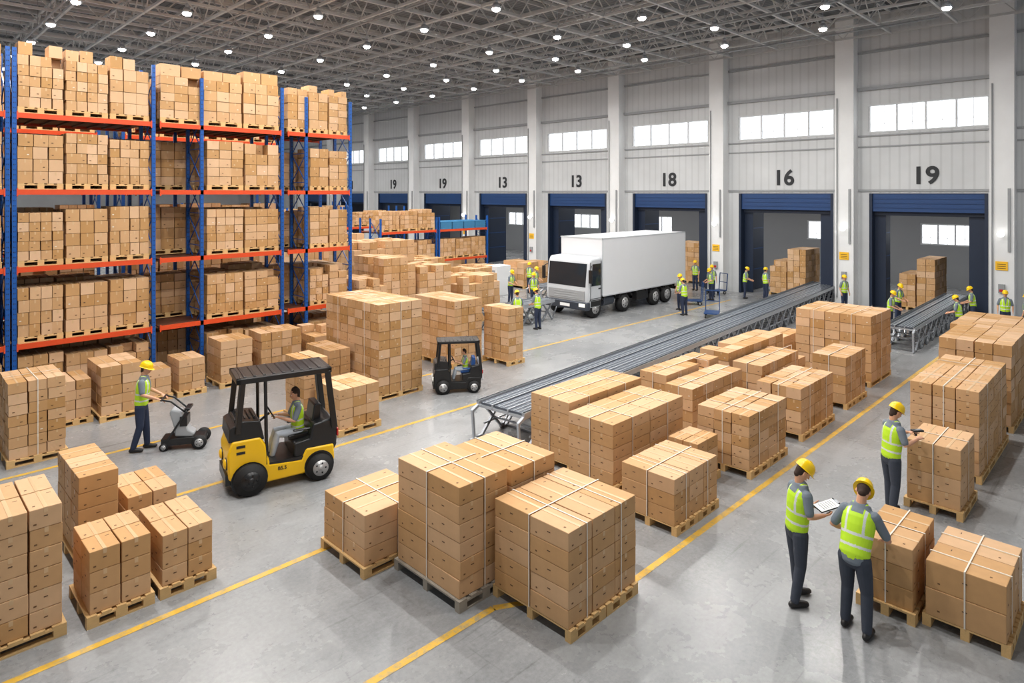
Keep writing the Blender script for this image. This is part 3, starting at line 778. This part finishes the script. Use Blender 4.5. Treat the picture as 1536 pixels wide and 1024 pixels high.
P4 = person((4.0, 14.62), (.95, -.55), 'person in hard hat and lime vest pushing a wheeled floor machine',
    dict(head=(0, 12), lean=6, le=(-.24,.08,1.18), lw=(-.17,.34,1.06), re=(.24,.08,1.18), rw=(.17,.34,1.06), ln=(0,0,-1), rn=(0,0,-1),
         lk=(-.1,.06,.5), rk=(.1,.0,.5), la=(-.11,.08,.09), ra=(.11,-.12,.09)), vox=.01, trousers='navy')
def wheel_mesh(r, w, name='wheel', rim=.6, hub='rim'):
    bm = BM()
    cyl(bm, (0,-w/2,0), (0,w/2,0), r*.93, seg=28, mi=0); cyl(bm, (0,-w*.36,0), (0,w*.36,0), r, seg=28, mi=0)
    for sg in (-1, 1):
        cyl(bm, (0,sg*w*.5,0), (0,sg*w*.53,0), r*rim, seg=24, mi=1); cyl(bm, (0,sg*w*.53,0), (0,sg*w*.58,0), r*.22, seg=12, mi=1)
        for k in range(5):
            t = k*2*math.pi/5; cyl(bm, (math.cos(t)*r*.38, sg*w*.53, math.sin(t)*r*.38), (math.cos(t)*r*.38, sg*w*.55, math.sin(t)*r*.38), r*.07, seg=8, mi=0)
    return mesh_from(bm, name, ['rubber', hub])
jl = local_pt(P4, (0, .78, 0)); J = empty('floor_scrubber', (jl.x, jl.y, 0), P4.rotation_euler[2], label='grey and black walk-behind machine with black wheels and handle', category='floor machine')
bm = BM(); 
pr = [(-.14,.26),(.2,.22),(.24,.3),(.12,.38),(-.02,.76),(-.2,.82),(-.24,.74),(-.14,.4)]
prism(bm, pr, -.14, .14, 0); bm.transform(Matrix.Rotation(math.pi/2, 4, 'Z'))
fin(bm, 'machine_body', ['midgrey'], J, bevel=.03)
bm = BM(); aabb(bm, (-.19,-.38,.1), (.19,.42,.24)); cube(bm, (0,.03,.56), (.31,.14,.2)); bar(bm, (-.18,-.3,.15), (-.18,.1,.78), .04); bar(bm, (.18,-.3,.15), (.18,.1,.78), .04); cube(bm, (0,.1,.8), (.34,.1,.05))
fin(bm, 'chassis', ['black'], J, bevel=.01)
bm = BM()
for sx_ in (-1, 1): ring_tube(bm, [(sx_*.13,.05,.75), (sx_*.15,-.2,.98), (sx_*.17,-.36,1.03)], [.018]*3, n=8)
ring_tube(bm, [(-.19,-.37,1.03), (.19,-.37,1.03)], [.02]*2, side=V((0,1,0)), n=8); fin(bm, 'handle', ['black'], J)
wm = wheel_mesh(.14, .07); wm2 = wheel_mesh(.08, .05)
for x in (-.23, .23):
    obj_from(wm, 'wheel', J, (x,.34,.14), math.pi/2); obj_from(wm2, 'wheel', J, (x*.8,-.33,.08), math.pi/2)

# ------------------------------------------------------------------ forklift
def truck_vehicle(loc, rotz, sc, body, hood, seat, label, name, frontpanel=False, txt=None):
    F = empty(name, loc, rotz, label=label, category='forklift'); F.scale = (sc,)*3
    bm = BM()
    prism(bm, [(-1.04,.34),(-1.06,.82),(-.98,1.06),(-.46,1.06),(-.36,.9),(-.28,.5),(.32,.46),(.42,.66),(.98,.66),(1.0,.34),(.92,.26),(.36,.17),(-.34,.15),(-.45,.24),(-.95,.28)], -.5, .5, 0)
    fin(bm, 'body_shell', [body], F, bevel=.035)
    bm = BM()
    for x, r in ((-.66,.34), (.68,.3)):
        cyl(bm, (x,-.507,.28), (x,.507,.28), r, seg=24)
    aabb(bm, (-1.09,-.44,.22), (-.98,.44,.42)); aabb(bm, (-.34,-.49,.46), (.4,.49,.53))
    fin(bm, 'undertray', ['black'], F)
    bm = BM(); prism(bm, [(-1.04,1.04),(-1.02,1.3),(-.78,1.42),(-.46,1.38),(-.38,1.0)], -.47, .47)
    for k in range(5): aabb(bm, (-.92+k*.09,-.3,1.36), (-.88+k*.09,.3,1.43))
    fin(bm, 'hood', [hood], F, bevel=.03)
    bm = BM(); prism(bm, [(.18,.5),(.18,.8),(.5,.84),(.56,1.12),(.98,1.2),(1.06,1.0),(1.05,.62),(.98,.5)], -.47, .47); fin(bm, 'engine_cover', ['black'], F, bevel=.04)
    bm = BM(); prism(bm, [(.12,.8),(.12,.9),(.56,.93),(.64,1.46),(.78,1.46),(.76,.82)], -.26, .26); aabb(bm, (.2,-.33,.98), (.6,-.27,1.03)); aabb(bm, (.2,.27,.98), (.6,.33,1.03))
    fin(bm, 'seat', [seat], F, bevel=.03)
    TZ = 2.18
    for y in (-.47, .47):
        for a, b, w in (((-.88,1.2),(-.78,TZ),.1), ((1.0,1.0),(.86,TZ),.12), ((-.34,.5),(-.36,TZ),.055)):
            bm = BM(); bar(bm, (a[0], y, a[1]), (b[0], y*.94, b[1]), w); fin(bm, 'roof_post', ['black'], F, bevel=.012)
    bm = BM()
    aabb(bm, (-.9,-.5,TZ-.04), (.94,-.4,TZ+.07)); aabb(bm, (-.9,.4,TZ-.04), (.94,.5,TZ+.07)); aabb(bm, (-.9,-.5,TZ-.04), (-.8,.5,TZ+.07)); aabb(bm, (.84,-.5,TZ-.04), (.94,.5,TZ+.07))
    for k in range(9): aabb(bm, (-.76+k*.18,-.42,TZ-.02), (-.70+k*.18,.42,TZ+.09))
    aabb(bm, (-.82,-.42,TZ+.04), (.86,.42,TZ+.075))
    fin(bm, 'overhead_guard', ['black'], F, bevel=.015)
    bm = BM(); cyl(bm, (-.5,0,1.15), (-.2,0,1.36), .025, seg=10)
    n = 20; c0 = V((-.18,0,1.37)); ax = V((.8,0,.45)).normalized(); e1 = V((0,1,0)); e2 = ax.cross(e1)
    for k in range(n):
        t0, t1 = 2*math.pi*k/n, 2*math.pi*(k+1)/n
        bar(bm, c0+(e1*math.cos(t0)+e2*math.sin(t0))*.16, c0+(e1*math.cos(t1)+e2*math.sin(t1))*.16, .022)
    for t in (0, 2.1, 4.2): bar(bm, c0, c0+(e1*math.cos(t)+e2*math.sin(t))*.16, .018)
    fin(bm, 'steering_wheel', ['black'], F)
    for y, z in ((-.3,.6), (.3,.6)):
        bm = BM(); sph(bm, (-1.07,y,z), (.05,.1,.1), 0); cyl(bm, (-1.04,y,z), (-1.07,y,z), .12, seg=18, mi=1)
        fin(bm, 'headlamp', ['yellow' if body == 'yellow' else 'headlamp', 'black'], F)
    for y in (-.42, .42):
        bm = BM(); aabb(bm, (1.05,y-.05,.8), (1.085,y+.05,.95), 0)
        fin(bm, 'tail_lamp', ['red'], F, bevel=.006)
    w1 = wheel_mesh(.3, .26, hub='black' if body == 'yellow' else 'rim'); w2 = wheel_mesh(.26, .2)
    for y in (-.52, .52): obj_from(w1, 'wheel', F, (-.66,y,.3)); obj_from(w2, 'wheel', F, (.68,y,.26))
    if frontpanel:
        bm = BM(); prism(bm, [(.9,.45),(1.12,.5),(1.1,1.0),(1.0,1.35),(.9,1.35)], -.4, .4); fin(bm, 'front_panel', ['white'], F, bevel=.05)
    if txt:
        me = text_mesh(txt, .1, .002, .001); me.materials.append(M['black'])
        o = obj_from(me, 'lettering', F); o.rotation_euler = (math.pi/2, 0, 0); o.location = (-.05,-.505,.38)
        for k, zz in enumerate((.92, .8)):
            bm = BM(); aabb(bm, (-.9,-.507,zz), (-.74,-.5,zz+.05)); fin(bm, 'badge', ['black'], F)
    return F
fr = math.radians(-14)
F1 = truck_vehicle((5.42, 11.45, 0), fr, .89, 'yellow', 'black', 'black', 'yellow and black forklift truck with overhead guard and driver', 'forklift', txt='BS.5')
f2a = math.radians(-35)
F2 = truck_vehicle((11.15, 13.2, 0), f2a, .60, 'black', 'black', 'seatblue', 'small dark warehouse truck with blue seat and white panel', 'forklift', frontpanel=True)
seatpose = dict(pz=.99, head=(0, 8), lean=3, le=(-.23,.12,1.22), lw=(-.13,.36,1.3), re=(.23,.12,1.22), rw=(.13,.36,1.3), ln=(.3,.3,-.8), rn=(-.3,.3,-.8),
    lk=(-.13,.42,.98), rk=(.13,.42,.98), la=(-.13,.52,.6), ra=(.13,.52,.6), curl=1.1)
def at(F, x, y, z):
    a = F.rotation_euler[2]; k = F.scale[0]
    return (F.location.x+k*(math.cos(a)*x-math.sin(a)*y), F.location.y+k*(math.sin(a)*x+math.cos(a)*y), z)
DR = person(at(F1, .36, -.02, -.07), (-math.cos(fr), -math.sin(fr)), 'person in lime vest sitting at the wheel of the forklift', seatpose, vox=.01, helmet=False, shirt='shirt', trousers='shirtw', scale=.92)
D2 = dup(DR, at(F2, .36, 0, -.05), heading(-math.cos(f2a), -math.sin(f2a)), .62, 'person in lime vest driving the small warehouse truck')

# ------------------------------------------------------------------ box truck (cab toward -U)
TR = empty('box_truck', (21.12, 16.7, 0), 0, label='white box truck with a dark-fronted cab parked near a dock', category='truck')
W = 2.3; BH = 3.3
bm = BM(); aabb(bm, (.98, 0, .84), (7.7, W, BH), 0)
fin(bm, 'cargo_box', ['white'], TR, bevel=.03)
bm = BM()
for z in (.84, BH-.04): aabb(bm, (.96,-.012,z), (7.72,.01,z+.05)); aabb(bm, (.96,-.012,z), (.99,W+.01,z+.05))
for x in (.96, 7.67): aabb(bm, (x,-.012,.84), (x+.05,.02,BH))
fin(bm, 'box_trim', ['cabgrey'], TR)
bm = BM()
prism(bm, [(0,.42),(-.02,1.1),(.0,1.35),(.1,2.25),(.22,2.5),(.95,2.52),(.95,.55),(.85,.42)], .0, W, 0)
fin(bm, 'cab', ['cabgrey'], TR, bevel=.1)
bm = BM()
prism(bm, [(.04,1.3),(-.02,1.32),(.075,2.28),(.13,2.27)], .13, W-.13)
fin(bm, 'windscreen', ['glassdark'], TR, bevel=.01)
bm = BM(); aabb(bm, (-.05,.16,.76), (.01,W-.16,1.15)); 
for k in range(3): aabb(bm, (-.06,.5,.84+k*.1), (-.04,W-.5,.87+k*.1))
fin(bm, 'grille', ['trim'], TR, bevel=.02)
bm = BM(); aabb(bm, (-.1,-.03,.36), (.14,W+.03,.7)); fin(bm, 'bumper', ['steeldark'], TR, bevel=.05)
bm = BM(); aabb(bm, (-.125,W/2-.26,.46), (-.1,W/2+.26,.58)); fin(bm, 'number_plate', ['paper'], TR)
for y in (.24, W-.24):
    bm = BM(); aabb(bm, (-.12,y-.16,.5), (-.09,y+.16,.64)); fin(bm, 'headlamp', ['headlamp'], TR, bevel=.01)
for ya, yb in ((-.012,.004), (W-.004,W+.012)):
    bm = BM(); prism(bm, [(.22,1.35),(.3,2.26),(.84,2.26),(.84,1.35)], ya, yb); fin(bm, 'side_window', ['glassdark'], TR)
    bm = BM()
    for a, b in (((.16,.75),(.18,2.34)), ((.87,.75),(.89,2.34))): aabb(bm, (a[0],ya,a[1]), (b[0],yb,b[1]))
    aabb(bm, (.16,ya,.74), (.89,yb,.77)); aabb(bm, (.7,ya-.01,1.2), (.84,yb+.01,1.24)); aabb(bm, (.18,ya,.5), (.87,yb,.72))
    fin(bm, 'cab_door', ['black'], TR)
for y, sg in ((-.04,-1), (W+.04,1)):
    bm = BM(); aabb(bm, (-.04,y+sg*.1-.08,1.5), (.03,y+sg*.1+.08,2.05)); bar(bm, (.0,y+sg*.1,2.05), (.26,y-sg*.05,2.2), .03); bar(bm, (.0,y+sg*.1,1.6), (.2,y-sg*.05,1.5), .03)
    fin(bm, 'mirror', ['black'], TR, bevel=.01)
bm = BM(); aabb(bm, (.5,.55,.58), (7.6,.75,.83)); aabb(bm, (.5,W-.75,.58), (7.6,W-.55,.83))
for x in (1.5,3.6,5.2,7.4): aabb(bm, (x,.5,.58), (x+.1,W-.5,.8))
for x in [1.1+.8*k for k in range(8)]: aabb(bm, (x,.02,.75), (x+.08,W-.02,.84))
aabb(bm, (7.55,.1,.45), (7.65,W-.1,.6)); aabb(bm, (7.5,.6,.5), (7.6,.7,.7)); aabb(bm, (3.6,.06,.4), (4.5,.3,.78))
fin(bm, 'chassis', ['black'], TR)
bm = BM(); cyl(bm, (1.2,.3,.6), (1.95,.3,.6), .22, seg=16); fin(bm, 'fuel_tank', ['steeldark'], TR, bevel=.02)
WX = (.55, 2.65, 5.1, 6.1)
for x in WX:
    for y in (0, W-.42): 
        bm = BM(); prism(bm, [(x-.52,.68),(x-.38,.83),(x+.38,.83),(x+.52,.68),(x+.5,.65),(x+.36,.8),(x-.36,.8),(x-.5,.65)], y, y+.42)
        fin(bm, 'mudguard', ['black'], TR)
wt = wheel_mesh(.4, .28, rim=.58)
for x in WX:
    for y in (.17, W-.17): obj_from(wt, 'wheel', TR, (x, y, .4))

# ------------------------------------------------------------------ conveyors
def conveyor(p, q, wdt, zt, nleg, label):
    p = V((p[0], p[1], 0)); q = V((q[0], q[1], 0)); L = (q-p).length; a = math.atan2(q.y-p.y, q.x-p.x)
    C = empty('conveyor', p, a, label=label, category='conveyor')
    for y in (-wdt/2, wdt/2):
        bm = BM(); aabb(bm, (0,y-.025,zt-.11), (L,y+.025,zt+.03)); aabb(bm, (0,y-.035,zt-.01), (L,y+.035,zt+.03)); fin(bm, 'side_rail', ['galv'], C)
    bm = BM(); aabb(bm, (0,-wdt/2+.031,zt-.1), (.05,wdt/2-.031,zt-.05)); aabb(bm, (0,-wdt*.17-.015,zt-.1), (L,-wdt*.17+.015,zt+.02)); aabb(bm, (0,wdt*.17-.015,zt-.1), (L,wdt*.17+.015,zt+.02))
    fin(bm, 'divider_rail', ['galv'], C)
    n = 3; 
    for k in range(n):
        bm = BM()
        y0 = -wdt/2+.05+k*(wdt-.1)/n; y1 = y0+(wdt-.1)/n-.03
        aabb(bm, (.03,y0,zt-.04), (L,y1,zt))
        for f in (.33,.66):
            y = y0+(y1-y0)*f; aabb(bm, (.03,y-.01,zt), (L,y+.01,zt+.012), 1)
        fin(bm, 'belt', ['belt', 'galv'], C)
    pitch = (L-1)/(nleg-1)
    bm = BM()
    for y in (-wdt/2-.01, wdt/2+.01):
        bar(bm, (-.36,y,.03), (.3,y,zt-.1), .055); bar(bm, (.3,y,.03), (-.3,y,zt-.1), .05); bar(bm, (.3,y,.03), (.3+pitch*.5,y,zt*.6), .04)
        bar(bm, (-.36,y,.03), (-.5,y,.03), .05); cyl(bm, (.3,y-.03,.06), (.3,y+.03,.06), .06, seg=10)
    bar(bm, (-.36,-wdt/2,.03), (-.36,wdt/2,.03), .04); bar(bm, (0,-wdt/2,zt/2-.05), (0,wdt/2,zt/2-.05), .035); bar(bm, (.28,-wdt/2,zt-.14), (.28,wdt/2,zt-.14), .05)
    lm = mesh_from(bm, 'leg', ['steel'])
    for k in range(nleg): obj_from(lm, 'leg', C, (.5+(L-1)*k/(nleg-1), 0, 0))
    bm = BM()
    for y in (-wdt/2, wdt/2):
        bar(bm, (.05,y,zt-.06), (-.16,y,zt-.16), .06); bar(bm, (-.16,y,zt-.14), (-.1,y,.0), .05); bar(bm, (-.1,y,.02), (-.24,y,.02), .05)
        bar(bm, (.2,y,zt*.35), (L-.3,y,zt*.35), .03)
    fin(bm, 'end_frame', ['galv'], C)
    return C
conveyor((9.3,9.66), (33.8,11.75), 1.25, .78, 30, 'long grey multi-lane conveyor running toward a dock door')
conveyor((24.3,6.15), (33.6,6.3), .85, .8, 11, 'grey conveyor leading into a dock door')
conveyor((16.6,17.9), (20.3,18.3), .9, .8, 5, 'short grey conveyor beside piles of cartons')
conveyor((22.5,20.9), (30.5,20.9), .9, .8, 8, 'grey conveyor behind the truck')
def trolley(loc, rotz, label):
    T = empty('trolley', loc, rotz, label=label, category='trolley')
    bm = BM(); aabb(bm, (-.3,-.45,.18), (.3,.45,.22)); 
    for x in (-.28,.28): bar(bm, (x,-.45,.2), (x,-.52,1.05), .035)
    bar(bm, (-.28,-.52,1.05), (.28,-.52,1.05), .035); bar(bm, (-.28,-.49,.6), (.28,-.49,.6), .03)
    fin(bm, 'trolley_frame', ['doorblue'], T)
    wmm = wheel_mesh(.09, .04)
    for x in (-.24,.24):
        for y in (-.36,.36): obj_from(wmm, 'wheel', T, (x,y,.09), math.pi/2)
    return T
T0 = trolley((30.4, 3.2, 0), .3, 'blue hand trolley standing on the warehouse floor')
dup(T0, (31.2, 16.3, 0), 1.2); dup(T0, (25.3, 13.4, 0), 2.0); dup(T0, (27.5, 15.6, 0), .6)

# ------------------------------------------------------------------ distant workers
A = person((29.6, 7.55), (-.4, -1), 'person in hard hat and lime vest working at a conveyor',
    dict(lean=8, head=(0,18), le=(-.24,.1,1.15), lw=(-.15,.34,1.05), re=(.24,.1,1.15), rw=(.15,.34,1.05)), vox=.016, scale=.88, trousers='navy', group='distant workers')
Bp = person((29.9, 4.1), (-1, -.2), 'person in hard hat and lime vest standing on the floor', None, vox=.016, scale=.9, trousers='navy', group='distant workers')
for (u, v, h, src) in [(27.2,7.2,(0,-1),A), (27.6,5.1,(0,1),A), (30.6,5.2,(-.3,1),A), (29.4,3.4,(.3,1),Bp), (30.6,9.9,(-.5,-1),Bp),
                       (30.9,14.6,(.4,-1),A), (31.0,13.6,(1,-.6),Bp), (31.6,17.7,(-1,0),Bp), (29.2,15.5,(-1,.5),A), (30.2,16.0,(-1,-1),Bp),
                       (24.8,14.4,(.3,1),A), (25.8,15.2,(-.6,.2),Bp), (18.3,16.9,(0,1),A), (17.3,17.0,(.6,1),A), (21.6,20.2,(-.5,-.8),Bp), (21.8,21.9,(0,-1),A),
                       (15.6,22.2,(0,-1),Bp), (23.6,22.0,(.2,-1),A), (27,22.1,(0,-1),Bp), (24.6,23.3,(-1,0),Bp)]:
    dup(src, (u, v, 0), heading(*h))
bm = BM(); aabb(bm, (-.5,-.4,0), (.5,.4,1.5)); aabb(bm, (-.52,-.3,.9), (-.5,.3,1.3), 1); fin(bm, 'control_cabinet', ['white','trim'], loc=(23.2,24.2,0), bevel=.03, label='white equipment cabinet beside cartons', category='cabinet')

# ------------------------------------------------------------------ camera, world
cd = bpy.data.cameras.new('cam'); cam = bpy.data.objects.new('camera', cd); COL.objects.link(cam)
cam.location = (0, 0, CAMH); cam.rotation_euler = (math.pi/2, 0, -math.pi/4)
cd.sensor_width = 36; cd.lens = 36*975/1536; cd.shift_y = -222/1536; cd.clip_end = 300
scene.camera = cam
w = bpy.data.worlds.new('world'); scene.world = w; w.use_nodes = True
bg = w.node_tree.nodes['Background']; bg.inputs[0].default_value = (.92,.96,1,1); bg.inputs[1].default_value = .4
scene.view_settings.view_transform = 'Standard'
